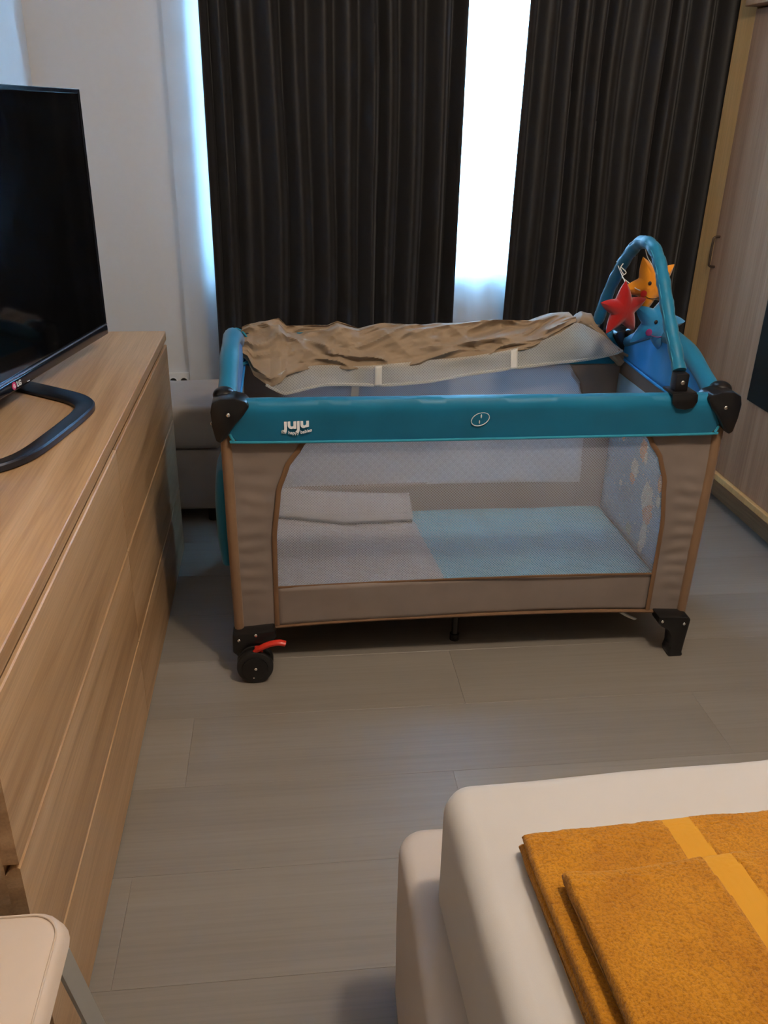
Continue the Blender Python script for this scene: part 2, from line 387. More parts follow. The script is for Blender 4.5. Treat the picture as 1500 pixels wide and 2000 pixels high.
obj('power_light', box(.045, .056, -.0046, -.003, zb+.004, zb+.006, .0006, 1), 'logow', tv, smooth=False)
cl = [(.150, .075), (.132, .03), (.080, -.080), (.052, -.120), (.02, -.142), (-.03, -.150), (-.14, -.152), (-.265, -.148), (-.33, -.125), (-.355, -.09), (-.40, .03), (-.42, .075), (-.40, .10), (-.27, .105), (-.135, .105), (.0, .105), (.13, .10)]
cp = catmull([(p[0], p[1], 0) for p in cl]+[(cl[0][0], cl[0][1], 0)], 6)[:-1]; n = len(cp); sb = bmesh.new(); R = []
for i, p in enumerate(cp):
    t = (cp[(i+1) % n]-cp[i-1]).normalized(); s = Vector((t.y, -t.x, 0)); hwid = .0215; tilt = .006
    R.append([sb.verts.new(p+s*hwid*a+Vector((0, 0, z))) for a, z in ((-1, .001), (-1, .012), (-.85, .0155), (.80, .0105), (1, .007), (1, .001))])
for i in range(n):
    a, b = R[i], R[(i+1) % n]
    for k in range(6): sb.faces.new((a[k], a[(k+1) % 6], b[(k+1) % 6], b[k]))
obj('stand_ring', sb, 'tvstand', tv)
obj('stand_neck', prism([(.10, .012), (.075, .012), (.030, .05), (.030, .14), (.046, .14), (.06, .06), (.115, .02)], 0, -.10, .10, .002), 'tvstand', tv)

# ---------------------------------------------------------------- chair (upholstered seat, splayed metal legs)
ch = thing('chair', 'cream padded chair with grey metal legs at the near end of the dresser', 'chair', (-.496, .602, 0))
def seatfn(bm):
    x0, x1, y0, y1, r = -.205, .205, -.20, .20, .045
    pts = []
    for cx, cy, a0 in ((x1-r, y1-r, 0), (x0+r, y1-r, 90), (x0+r, y0+r, 180), (x1-r, y0+r, 270)):
        for k in range(7): a = math.radians(a0+15*k); pts.append((cx+r*math.cos(a), cy+r*math.sin(a)))
    prof = [(-.010, .414), (0, .418), (.004, .428), (0, .440), (-.006, .446), (-.012, .4475), (-.04, .452), (-.12, .455)]
    rings = []
    for off, z in prof:
        rings.append([bm.verts.new((p[0]*(1+off/.2), p[1]*(1+off/.2), z)) for p in pts])
    n = len(pts)
    for a, b in zip(rings, rings[1:]):
        for k in range(n): bm.faces.new((a[k], a[(k+1) % n], b[(k+1) % n], b[k]))
    bm.faces.new(rings[0][::-1]); bm.faces.new(rings[-1]); return bm
obj('seat', seatfn(bmesh.new()), 'seat', ch)
sr = []
for cx, cy, a0 in ((.16, .155, 0), (-.16, .155, 90), (-.16, -.155, 180), (.16, -.155, 270)):
    for k in range(8): t_ = math.radians(a0+90*k/7); sr.append((cx+.036*math.cos(t_), cy+.036*math.sin(t_), .4478))
obj('piping', tube(sr, .0016, 6, closed=True), 'seat', ch)
for sx, sy in ((1, 1), (-1, 1), (1, -1), (-1, -1)):
    obj('leg', tube([(sx*.192, sy*.165, .415), (sx*.224, sy*.236, 0.0)], .0145, 4), 'steel', ch, smooth=False)
obj('seat_frame', box(-.18, .18, -.17, .17, .395, .4145, .004), 'steel', ch, smooth=False)
bk = grid(lambda u, v: Vector((-.19+.38*u, -.205-.07*v-.02*math.sin(PI*u), .50+.36*v)), 12, 10)
solid(obj('backrest', bk, 'seat', ch), .02)
for s in (-1, 1): obj('back_post', tube([(s*.17, -.165, .40), (s*.17, -.200, .50), (s*.17, -.27, .82)], .009, 8), 'steel', ch)

# ---------------------------------------------------------------- wardrobe
WXF = 1.69
wd = thing('wardrobe', 'tall oak wardrobe with dark glass panel in its door right of the curtains', 'wardrobe', (1.98, 1.75, 0))
def wy(y): return y-1.75
def wx(x): return x-1.98
obj('side_panel', box(wx(1.63), wx(2.29), wy(3.200), wy(3.325), 0, 2.50, .0015, 1), 'oak_pale', wd, smooth=False)
obj('plinth', box(wx(1.697), wx(2.28), wy(1.1), wy(3.198), 0.0, .126, .001, 1), 'oak_y', wd, smooth=False)
obj('bottom_ledge', box(wx(1.615), wx(2.28), wy(1.1), wy(3.198), .126, .150, .0015, 1), 'oak_pale', wd, smooth=False)
obj('carcass', box(wx(1.66), wx(2.28), wy(1.1), wy(3.198), .150, 1.72), 'oak_z', wd, smooth=False)
for (a, b) in ((2.15, 3.198), (1.10, 2.146)):
    dob = obj('door', box(-.010, .010, -(b-a)/2+.001, (b-a)/2-.001, .152, 1.716, .001, 1), 'oak_z', wd, smooth=False, loc=(wx(1.638), wy((a+b)/2), 0))
    obj('glass_panel', box(-.0135, -.009, -(b-a)/2+.10, (b-a)/2-.450 if b > 3 else (b-a)/2-.1, .472, 1.45, .001, 1), 'mirror', dob, smooth=False)
    hb = tube(catmull([(-.008, (b-a)/2-.034, .975), (-.030, (b-a)/2-.034, .972), (-.034, (b-a)/2-.034, .955), (-.034, (b-a)/2-.034, .885), (-.030, (b-a)/2-.034, .868), (-.008, (b-a)/2-.034, .865)], 5), .0045, 8)
    obj('handle', hb, 'handle', dob)
obj('upper_unit', box(wx(1.585), wx(2.28), wy(1.1), wy(3.198), 1.722, 2.50, .0015, 1), 'oak_z', wd, smooth=False)

# ---------------------------------------------------------------- bench, outlet
be = thing('upholstered_bench', 'low beige upholstered bench between the dresser and the travel cot', 'bench', (-.53, 3.02, 0))
def cush(x0, x1, y0, y1, z0, z1, r, amp):
    bm = box(x0, x1, y0, y1, z0, z1, r, 4); bmesh.ops.subdivide_edges(bm, edges=[e for e in bm.edges if e.calc_length() > .08], cuts=6, use_grid_fill=True)
    for v in bm.verts: v.co.z += amp*fbm(v.co.x*5, v.co.y*5, 1) if v.co.z > (z0+z1)/2 else 0
    return bm
obj('cushion', cush(-.325, .295, -.18, .18, .285, .440, .02, .008), 'bench', be)
obj('base', box(-.320, .290, -.17, .175, .05, .280, .012, 3), 'bench', be)
for sx in (-.28, .25):
    for sy in (-.14, .14): obj('leg', tube([(sx, sy, .052), (sx, sy, 0)], .02, 10), 'blackm', be)
ou = thing('wall_outlet', 'white double wall outlet just above the beige bench', 'outlet', (-.445, YB, .338))
obj('plate', box(-.045, .045, -.010, 0, -.04, .04, .003), 'outlet', ou)
for s in (-.0215, .0215):
    so = obj('socket', disc((s, -.011, .006), .0175, .004, 1, 24, .0008), 'outlet', ou)
    obj('socket_recess', disc((s, -.0135, .006), .0135, .0015, 1, 24, 0), 'blackm', so)

# ---------------------------------------------------------------- bed
mz = .56
bb = thing('bed_base', 'pale beige upholstered bed base under the mattress', 'bed base', (1.06, -.17, 0))
def rbox(x0, x1, y0, y1, z0, z1, r, rt, amp, seed, nz_=10, top=True):
    """rounded-corner soft block with rounded top edge and cloth waviness"""
    bm = bmesh.new(); pts = []
    def side(ax, ay, bx, by, n): return [(ax+(bx-ax)*k/n, ay+(by-ay)*k/n) for k in range(n)]
    cor = [(x1-r, y1-r, 0), (x0+r, y1-r, 90), (x0+r, y0+r, 180), (x1-r, y0+r, 270)]
    for i, (cx, cy, a0) in enumerate(cor):
        for k in range(9): a = math.radians(a0+90*k/8); pts.append((cx+r*math.cos(a), cy+r*math.sin(a), math.cos(a), math.sin(a)))
        nx, ny, na = cor[(i+1) % 4]; a = math.radians(a0+90); q = (cx+r*math.cos(a), cy+r*math.sin(a)); p = (nx+r*math.cos(a), ny+r*math.sin(a))
        for k in range(1, 40): pts.append((q[0]+(p[0]-q[0])*k/40, q[1]+(p[1]-q[1])*k/40, math.cos(a), math.sin(a)))
    prof = [(-rt*.4, z0)]+[(-rt*.0 if k else 0, z0+(z1-rt-z0)*k/nz_) for k in range(nz_+1)]
    prof += [(-rt*(1-math.cos(PI/2*k/7)), z1-rt+rt*math.sin(PI/2*k/7)) for k in range(1, 8)]
    for k in range(1, 14): prof.append((-rt-(min(x1-x0, y1-y0)/2-rt-.01)*k/13, z1))
    rings = []; cx, cy = (x0+x1)/2, (y0+y1)/2
    for off, z in prof:
        rg = []
        for (px, py, nx, ny) in pts:
            o = off; x = px+nx*o; y = py+ny*o
            if off < -rt: # shrink straight inward
                k = (-off-rt)/(min(x1-x0, y1-y0)/2-rt); bx, by = px-nx*rt, py-ny*rt; x, y = bx+(cx-bx)*k, by+(cy-by)*k
            wv = amp*fbm(x*4+seed, y*4, z*3); side_w = amp*1.6*fbm(x*7, y*7+seed, z*1.5)
            rg.append(bm.verts.new((x+nx*side_w*(1 if off > -rt else 0), y+ny*side_w*(1 if off > -rt else 0), z+(wv if z > z1-rt*.5 else 0))))
        rings.append(rg)
    n = len(pts)
    for a, b in zip(rings, rings[1:]):
        for k in range(n): bm.faces.new((a[k], a[(k+1) % n], b[(k+1) % n], b[k]))
    bm.faces.new(rings[0][::-1]); bm.faces.new(rings[-1]); return bm
obj('base_box', rbox(.150-1.06, 1.96-1.06, -1.12+.17, .975+.17, .045, .371, .045, .022, .002, 2), 'base', bb)
for sx in (-.84, .84):
    for sy in (-.88, 1.06): obj('foot', tube([(sx, sy, .055), (sx, sy, 0)], .025, 12), 'blackm', bb)
mt = obj('mattress', rbox(.188-1.06, 1.98-1.06, -1.14+.17, .868+.17, .378, mz, .042, .032, .0022, 5), 'sheet', loc=(1.06, -.17, 0))
mt.location = (1.06-.0, -.17, 0); mt.rotation_euler = (0, 0, .040); mt.location = Vector((.24, .86, 0))+Matrix.Rotation(.040, 3, 'Z') @ Vector((.82, -1.03, 0))
tag(mt, 'thick mattress under a cream fitted sheet carrying the mustard towels', 'mattress')

# ---------------------------------------------------------------- towels
def towel(name, x0, x1, y0, y1, z0, th, seed, bandx, layers, label, rot=.04):
    t = thing(name, label, 'towel', ((x0+x1)/2, (y0+y1)/2, z0), rot)
    cx, cy = (x0+x1)/2, (y0+y1)/2; r = th/(2*layers)
    def shape(u, s, li):
        pass
    # each folded layer is a soft slab, rounded at the far fold, fuzzy rim
    for li in range(layers):
        zl = th*li/layers; hh = th/layers; ins = .0018*li
        def prof(v):
            # closed loop section in (y,z)
            a = 2*PI*v; hy = (y1-y0)/2-ins
            ca, sa = math.cos(a), math.sin(a); ex = .18
            yy = hy*math.copysign(abs(ca)**ex, ca); zz = hh/2+hh/2*math.copysign(abs(sa)**(.45), sa); return yy, zz
        def fn(u, v):
            yy, zz = prof(v); e = min(u, 1-u); k = min(1, e/.012); k = math.sqrt(max(0, 1-(1-k)**2))
            x = x0-cx+ins*.5+(x1-x0)*u; zc = zl+hh/2; z = zc+(zl+zz-zc)*(.15+.85*k)
            yy += .003*fbm(x*14, li*3+seed, 1)+.002*math.sin(x*23+seed)
            x += .0025*fbm(yy*30, seed+li, 4)*(1-k)+ .002*math.sin(yy*20+seed)*(1 if u < .5 else 0)
            wob = .0035*fbm(x*7, yy*7, seed)*(li+1)/layers + .0009*noise.noise(Vector((x*330, yy*330, seed)))+.0009*noise.noise(Vector((x*170, yy*170, z*170)))
            b = bandx(yy)-cx
            if abs(x-b) < .019: wob = wob*.5-.0016
            if zz > hh*.3: z += wob
            else: x += .0012*noise.noise(Vector((x*300, yy*300, z*300)))
            if zz < hh*.5: z = max(z, zl+.0006)
            return Vector((x, yy, z))
        nu = 230; nv = 230
        bm = bmesh.new(); V = [[bm.verts.new(fn(i/nu, j/nv)) for j in range(nv)] for i in range(nu+1)]
        for i in range(nu):
            for j in range(nv): bm.faces.new((V[i][j], V[i+1][j], V[i+1][(j+1) % nv], V[i][(j+1) % nv]))
        bm.faces.new(V[0]); bm.faces.new(V[-1][::-1])
        o = obj('folded_layer', bm, 'terry', t)
        o.data.materials.append(M['band'])
        for p in o.data.polygons:
            c = p.center
            if abs(c.x-(bandx(c.y)-cx)) < .018: p.material_index = 1
    return t
towel('bath_towel', .270, .76, .440, .744, mz+.0025, .034, 3, lambda y: .4605-(y+.155-.155)*.05+.012, 2, 'large folded mustard terry towel lying on the white mattress')
towel('hand_towel', .292, .77, .448, .660, mz+.0400, .022, 9, lambda y: .468-(y)*.06+.01, 1, 'smaller folded mustard towel lying on top of the large one')

# ---------------------------------------------------------------- travel cot
cot = thing('travel_cot', 'travel cot with teal top rails, taupe sides and mesh windows', 'travel cot', (.4687, 2.261, 0))
CW, CD = .633, .33
WL = [(.0, -.512), (.23, -.512), (.39, -.511), (.518, -.497), (.582, -.476), (.64, -.438), (.68, -.40)]
winbot = lambda x: .246+.006*(1-(x/.51)**2)
hem = lambda x: .118+.019*(1-abs(x/.61)**3)
def wl(z): return lerp_tab(WL, z)
def side_cloth(bm, sgn):
    def fn(u, v):
        x_out = -.617+.0*v; zt = .665; 
        z0 = hem(x_out+(wl(.2)-x_out)*u); z = z0+(zt-z0)*v; xi = wl(z)
        x = x_out+(xi-x_out)*u
        wr = .0035*math.sin(z*150+3*fbm(x*8, z*4, 2+sgn))*max(0, math.sin(PI*min(1, u*1.1)))*(.25+.75*max(0, 1-abs(v-.45)/.4))*(.5+.5*noise.noise(Vector((x*10, z*14, sgn*4))))
        return Vector((sgn*x*-1 if sgn > 0 else x, -.325+wr+.004*fbm(x*5, z*5, 5+sgn), z))
    grid(fn, 14, 110, bm)
def make_long_side(rot, rear=False):
    mtx = Matrix.Rotation(PI if rot else 0, 4, 'Z'); out = []
    def add(name, bm, m, th=0, label=None):
        bm.transform(mtx); o = obj(name, bm, m, cot)
        if th: solid(o, th)
        if label: o['label'] = label
        return o
    b1 = bmesh.new(); side_cloth(b1, -1); side_cloth(b1, 1)
    def low(u, v):
        x = -.512+1.024*u; z0, z1 = hem(x), winbot(x); z = z0+(z1-z0)*v
        return Vector((x, -.325+.003*fbm(x*5, z*10, 3)+.004*math.sin(x*5), z))
    grid(low, 60, 8, b1); add('side_fabric', b1, 'taupe', .0016)
    nb = bmesh.new()
    def net(u, v):
        x = -.514+1.028*u; 
        lim = .66
        z0 = winbot(x)-.006; z = z0+(lim-z0)*v; xl = wl(z)-.004
        return Vector((xl+(-2*xl)*u, -.3235, z))
    add('mesh_window', grid(net, 24, 40, nb), 'net_rear' if rear else 'net')
    for s in (-1, 1):
        pts = [(s*-wl(z), -.3285, z) for z in [.13+.53*k/30 for k in range(31)]]
        add('window_binding', tube(pts, .0062, 8, flat=((0, 1, 0), .35)), 'brown')
    pts = [(x, -.328, winbot(x)) for x in [-.51+1.02*k/40 for k in range(41)]]
    add('window_binding', tube(pts, .0032, 6, flat=((0, 1, 0), .5)), 'brown')
    pts = [(x, -.327, hem(x)) for x in [-.612+1.224*k/60 for k in range(61)]]
    add('hem_binding', tube(pts, .0048, 6), 'brown')
    # padded rail
    prof = [(-.319, .654), (-.320, .70), (-.311, .716), (-.306, .733), (-.310, .748), (-.320, .757), (-.332, .760), (-.344, .756), (-.352, .744), (-.3535, .730), (-.350, .712), (-.346, .69), (-.344, .667), (-.341, .652)]
    xs = [-.606+1.212*k/80 for k in range(81)]; rb = bmesh.new(); R = []
    for i, x in enumerate(xs):
        e = min(1, (.606-abs(x))/.02); ring = []
        for j, (y, z) in enumerate(prof):
            if z < .70 and e < 1: z = z+(1-e)*.022
            zz = z-.006*(1-min(1, abs(x)/.6))*0+.0012*fbm(x*7, j*.4, 3); yy = y+.0022*fbm(x*9, j*.35, 8)
            ring.append(rb.verts.new((x, yy, zz)))
        R.append(ring)
    n = len(prof)
    for a, b in zip(R, R[1:]):
        for k in range(n): rb.faces.new((a[k], a[(k+1) % n], b[(k+1) % n], b[k]))
    rb.faces.new(R[0]); rb.faces.new(R[-1][::-1])
    rl = add('top_rail', rb, 'teal')
    pts = catmull([(-.606, -.343, .675), (-.598, -.3435, .660), (-.58, -.3435, .6545), (-.3, -.3435, .652), (0, -.3435, .652), (.3, -.3435, .653), (.58, -.3435, .6545), (.598, -.3435, .660), (.606, -.343, .675)], 8)
    add('rail_piping', tube(pts, .0035, 8), 'teal_light')
    return rl
front_rail = make_long_side(False); make_long_side(True, True)
# logo and emblem on the front rail
def arc(co):
    return Vector((co.x, co.y+(1-(co.x/.035)**2)*-.0045+co.x*.05, co.z))
FY = -.3510
def rail_y(z): return -.3485
lm = Matrix.Translation((-.449, FY+.0005, .695)) @ Matrix.Rotation(math.radians(84), 4, 'X')
text('juju', .047, 'logow', front_rail, lm, 'lettering', .0011, .0008, arc, .92)
lm = Matrix.Translation((-.449, FY+.0015, .680)) @ Matrix.Rotation(math.radians(84), 4, 'X')
text('for happy babies', .0108, 'logow', front_rail, lm, 'lettering', .0002, .0006, arc)
el = []
for k in range(40):
    a = 2*PI*k/40; x, z = .0215*math.cos(a), .0172*math.sin(a); x, z = x+z*.12, z+x*.12; el.append((-.008+x, FY+.0012-z*.10, .705+z))
eb = tube(el, .0011, 6, closed=True)
ball((-.0065, FY-.0002, .713), .0052, .32, .2, 1, 10, 8, bm=eb); ball((-.0095, FY+.0026, .6975), .0048, .32, .2, 1, 10, 8, bm=eb)
obj('emblem', eb, 'logow', front_rail)
# ends
def archc(y): return .728+.083*max(0, 1-(abs(y)/.30)**2)**1.35
for s in (-1, 1):
    ys = [-.312+.624*k/36 for k in range(37)]
    rad = [.0235+.0012*math.sin(y*40)*1 for y in ys]
    ar = obj('end_rail', tube([(s*.612, y, archc(y)+.003) for y in ys], rad, 16), 'teal', cot)
    def hem2(y): return .684-.012*math.cos(y*4)
    def up(u, v):
        y = -.302+.604*u; z0 = hem2(y); z1 = archc(y); z = z0+(z1-z0)*v
        return Vector((s*(.597+.0025*math.sin(y*55+2*fbm(y*3, z*3, 1))*(1-abs(2*v-1))), y, z))
    tp = solid(obj('end_panel_trim', grid(up, 70, 10), 'teal_in', cot), .002)
    obj('panel_piping', tube([(s*.594, -.302+.604*k/30, hem2(-.302+.604*k/30)) for k in range(31)], .0042, 8), 'teal_in', cot)
    def lowp(u, v):
        y = -.318+.636*u; z = .118+(.70-.118)*v
        return Vector((s*(.603+.003*fbm(y*6, z*6, s)), y, z))
    solid(obj('end_fabric', grid(lowp, 24, 24), 'taupe', cot), .002)
    for t in (-1, 1):
        x0 = s*.617; y0 = t*.3235
        obj('corner_post', tube([(x0, y0, .70), (x0-s*.002, y0, .4), (x0-s*.006, y0+t*.004, .105)], [.0135, .0135, .0125], 12), 'post', cot)
obj('inner_strap', grid(lambda u, v: Vector((-.262+.024*u-.012*v, .3155, .50+.155*(1-v))), 2, 6), 'white', cot)
# printed lining inside the right end
pl = obj('printed_lining', grid(lambda u, v: Vector((.5985+.001*fbm(u*4, v*4, 2), -.315+.630*u, .15+.475*v)), 20, 16), 'print', cot); solid(pl, .001)
def blot(y, z, ry, rz, m, name='print_motif'):
    bm = bmesh.new(); c = bm.verts.new((.5965, y, z)); n = 18
    R = [bm.verts.new((.5968, y+ry*math.cos(2*PI*k/n)*(1+.2*math.sin(3*k)), z+rz*math.sin(2*PI*k/n)*(1+.15*math.cos(2*k)))) for k in range(n)]
    for k in range(n): bm.faces.new((c, R[k], R[(k+1) % n]))
    return obj(name, bm, m, pl)
for a in ((.040, .462, .026, .034, 'print_o'), (.018, .448, .012, .022, 'print_w'), (.082, .386, .028, .030, 'print_w'), (.090, .352, .020, .020, 'print_o'), (-.035, .335, .040, .050, 'print_w'), (-.050, .300, .034, .044, 'print_o'),
          (-.049, .222, .022, .048, 'print_w'), (-.040, .176, .018, .020, 'print_w'), (.059, .190, .024, .020, 'print_g'), (-.104, .415, .016, .03, 'print_o'), (-.11, .36, .014, .02, 'print_w'), (.17, .30, .012, .012, 'print_w'), (.20, .45, .014, .016, 'print_o')): blot(*a)
for k in range(26): blot(random.uniform(-.10, .27), random.uniform(.17, .55), .0042, .0042, 'print_w')
# corner brackets
fr_poly = [(.556, .748), (.566, .761), (.590, .768), (.622, .767), (.642, .757), (.647, .735), (.645, .700), (.638, .664), (.628, .657), (.612, .672), (.594, .700), (.570, .727)]
for s in (-1, 1):
    for t in (-1, 1):
        poly = [(s*p[0], p[1]) for p in fr_poly]; y0, y1 = sorted((t*.296, t*.360))
        cbk = obj('corner_bracket', prism(poly, 1, y0, y1, .005, 2), 'black', cot)
        obj('bracket_cap', ball((s*.617, t*.296, .757), .027, 1, 1.1, .75, 20, 12), 'black', cbk)
        obj('screw', ball((s*.606, t*.3605, .728), .0052, 1, .5, 1, 12, 8), 'chrome', cbk)
        obj('screw', ball((s*.6475, t*.335, .700), .0048, .5, 1, 1, 12, 8), 'chrome', cbk)
# feet on the right, castors on the left
ft = [(.528, .133), (.615, .128), (.622, .120), (.617, .06), (.614, .012), (.618, .008), (.616, 0), (.578, 0), (.575, .010), (.579, .03), (.576, .065), (.563, .088), (.540, .100), (.529, .112)]
for t in (-1, 1):
    y0, y1 = sorted((t*.322, t*.372))
    fo = obj('foot', prism(ft, 1, y0, y1, .004, 2), 'black', cot)
    obj('screw', ball((.540, t*.3725, .118), .0045, 1, .5, 1, 12, 8), 'chrome', fo); obj('screw', ball((.604, t*.3725, .108), .0045, 1, .5, 1, 12, 8), 'chrome', fo)
    cbm = prism([(-.628, .128), (-.520, .137), (-.514, .118), (-.535, .094), (-.552, .060), (-.610, .055), (-.630, .075)], 1, *sorted((t*.318, t*.366)), .004, 2)
    ca = obj('castor_bracket', cbm, 'black', cot)
    obj('screw', ball((-.612, t*.3665, .112), .0045, 1, .5, 1, 12, 8), 'chrome', ca); obj('screw', ball((-.568, t*.3665, .126), .0045, 1, .5, 1, 12, 8), 'chrome', ca)
    wc = (-.572, t*.375, .0475)
    for dy in (-.016, .016): obj('castor_wheel', disc((wc[0], wc[1]+dy, wc[2]), .0475, .022, 1, 36, .005), 'blackm', cot)
    hub = obj('castor_hub', disc((wc[0], wc[1]+t*.029, wc[2]), .034, .006, 1, 30, .002), 'black', cot)
    obj('screw', ball((wc[0]+.002, wc[1]+t*.033, wc[2]+.002), .0042, 1, .5, 1, 10, 6), 'chrome', hub); obj('screw', ball((wc[0]-.004, wc[1]+t*.031, wc[2]-.026), .003, 1, .5, 1, 10, 6), 'chrome', hub)
    lv = catmull([(-.575, t*.388, .088), (-.560, t*.394, .103), (-.535, t*.398, .118), (-.510, t*.400, .124), (-.492, t*.400, .120)], 5)
    bl = tube(lv, [.006+.0035*min(1, k/8) for k in range(len(lv))], 10, flat=((0, 0, 1), .75)); box(-.572, -.55, *sorted((t*.372, t*.392)), .084, .100, .003, 2, bm=bl)
    obj('brake_lever', bl, 'red_p', cot)
# base board and centre legs below
obj('base_board', box(-.59, .59, -.305, .305, .118, .132, .003), 'blackm', cot, smooth=False)
for t in (-1, 1): obj('centre_leg', tube([(-.010, t*.235, .118), (-.010, t*.235, .022), (-.010, t*.235, .020), (-.010, t*.235, 0)], [.010, .010, .014, .014], 12), 'black', cot)
obj('strap', box(-.03, -.012, -.262, -.25, .098, .118, .002), 'white', cot)
sg = catmull([(.43, -.27, .120), (.452, -.285, .104), (.474, -.295, .092), (.494, -.30, .084)], 5)
obj('hanging_strap', tube(sg, .011, 8, flat=((0, .5, 1), .25)), 'white', cot)
# teal pocket on the left end
pk = rbox(-.05, .0, -.30, .20, .30, .56, .02, .015, .004, 8, 6)
for v in pk.verts: v.co.x = -.607+v.co.x*(.75+.25*math.sin(PI*(v.co.z-.28)/.3))
obj('storage_pocket', pk, 'teal', cot)

# mattress and pad lying inside
mb = rbox(-.59, .588, -.306, .302, .134, .163, .02, .012, .0025, 12, 4)
cm = obj('cot_mattress', mb, 'matt_blue', loc=(.4687, 2.261, 0)); tag(cm, 'thin pale blue mattress on the floor of the travel cot', 'mattress')
def pad(u, v):
    x = -.585+.530*u; y = -.303+.590*v; x1 = -.06-.02*math.sin(v*2)+(.035 if v < .2 else 0)*(1-v/.2); x = -.585+(x1+.585)*u
    lift = .060+.045*(1-u)**2; yc = .262-.085*min(1, u*1.8)+.02*max(0, u-.8); zt_ = .172+lift
    path = [(-.303, .172), (-.1, .174), (yc-.08, .177), (yc-.02, .180), (yc+.008, .172), (yc+.022, .169), (yc+.004, .177), (yc-.012, .192), (yc-.002, .206), (yc+.02, .214), (.287, zt_)]
    t_ = v*(len(path)-1); i_ = min(int(t_), len(path)-2); f_ = t_-i_; y = path[i_][0]*(1-f_)+path[i_+1][0]*f_; z = path[i_][1]*(1-f_)+path[i_+1][1]*f_
    z += .0035*fbm(x*6, y*6, 1)*(1 if v < .4 else .4)
    return Vector((x, y, max(z, .1675)))
pd = solid(obj('grey_pad', grid(pad, 60, 110), 'pad', loc=(.4687, 2.261, 0)), .003, 1); tag(pd, 'rumpled grey sheet covering the left half of the cot mattress', 'sheet')

# ---------------------------------------------------------------- liner bundled over the rear rail
li = thing('cot_liner', 'crumpled khaki cover with white net bundled over the rear rail of the cot', 'cot liner', (.4687, 2.261, 0))
top = [(-.60, .772), (-.572, .785), (-.53, .787), (-.488, .797), (-.465, .772), (-.403, .776), (-.341, .776), (-.31, .788), (-.247, .768), (-.168, .779), (-.05, .777), (.072, .781), (.169, .787), (.283, .785), (.354, .811), (.412, .813)]
bot = [(-.60, .715), (-.581, .702), (-.565, .662), (-.516, .634), (-.484, .650), (-.469, .668), (-.443, .672), (-.253, .666), (-.129, .673), (.028, .687), (.154, .704), (.28, .727), (.36, .765), (.396, .795), (.412, .803)]
def ridge(p): return 1-abs(noise.noise(p))*2.2
def cov(u, v):
    x = -.60+1.012*u; zt = lin(top, x); zb = lin(bot, x); bulge = .07*math.exp(-((x+.50)/.09)**2)
    path = [(.382, .705), (.378, min(.745, zt-.02)), (.362, zt-.008), (.335, zt), (.300, zt-.010), (.270-bulge*.4, zt*.6+zb*.4), (.252-bulge*.8, zt*.28+zb*.72), (.243-bulge, zb), (.252-bulge, zb-.002)]
    t = v*(len(path)-1); i = min(int(t), len(path)-2); f = t-i; y = path[i][0]*(1-f)+path[i+1][0]*f; z = path[i][1]*(1-f)+path[i+1][1]*f
    arc_ = v*1.9
    wx_ = noise.noise(Vector((x*4, arc_*2, 7)))*.5; q = Vector((x*6.5+wx_+arc_*.8, arc_*2.6-wx_, 1.3))
    d = .024*(ridge(q)-.35)+.010*(ridge(q*2.1+Vector((3, 1, 2)))-.4)+.0022*ridge(q*5)
    d += .012*math.sin(PI*v)*(ridge(Vector((x*9-arc_*1.5, 2, 1)))-.4)
    k = math.sin(PI*min(1, max(0, (v*1.02))))**.5 if v < .97 else .25
    y -= d*k; z += d*.45*k*(1 if .2 < v < .7 else .2)
    return Vector((x, y, z))
solid(obj('cover', grid(cov, 420, 90), 'cover', li), .0012)
def lump(u, v):
    a = [( .418, .805), (.44, .820), (.47, .816), (.50, .785), (.55, .730), (.592, .690)]
    i = u*(len(a)-1); k = min(int(i), len(a)-2); f = i-k; x = a[k][0]*(1-f)+a[k+1][0]*f; z = a[k][1]*(1-f)+a[k+1][1]*f
    th = 2*PI*v; r = .026*(1-.35*u)*(.6+.4*min(1, u*6)); y = .325-.03*u
    d = .004*noise.noise(Vector((u*9, math.cos(th)*2, math.sin(th)*2)))
    return Vector((x+(r+d)*math.sin(th)*.45, y+(r+d)*math.cos(th)*1.2, z-.022+(r+d)*math.sin(th)*.9))
obj('cover_end', grid(lump, 40, 26), 'cover', li)
nbot = [(-.53, .640), (-.515, .632), (-.476, .612), (-.348, .623), (-.192, .617), (-.02, .631), (.216, .669), (.456, .691), (.552, .706), (.575, .712)]
ntop = [(-.53, .65), (-.5, .668), (-.469, .682), (-.253, .676), (.028, .697), (.154, .714), (.28, .737), (.36, .775), (.405, .806), (.43, .80), (.50, .765), (.575, .714)]
def nt_(u, v):
    x = -.53+1.105*u; zb, zt = lin(nbot, x), lin(ntop, x); z = zb+(zt-zb)*v
    bul = .055*math.exp(-((x+.50)/.08)**2)
    return Vector((x, .236-bul-.010*(1-v)+.005*math.sin(x*17+z*30)+.003*fbm(x*20, z*20, 3)+.03*max(0, x-.40)/.17, z))
obj('net', grid(nt_, 160, 14), 'liner_net', li)
pts = [nt_(k/80, 0)+Vector((0, -.001, 0)) for k in range(81)]
obj('net_hem', tube(pts, .0045, 6, flat=((0, 1, 0), .3)), 'liner_net', li)
for x0, dx in ((-.194, .006), (.222, .008)):
    u = (x0+.53)/1.105
    def sf(a, b): p = nt_(u+(a-.5)*.020-(1-b)*dx*.0, -.02+b*.98); return p+Vector((0, -.004, 0))
    solid(obj('strap', grid(sf, 3, 8), 'white', li), .001)
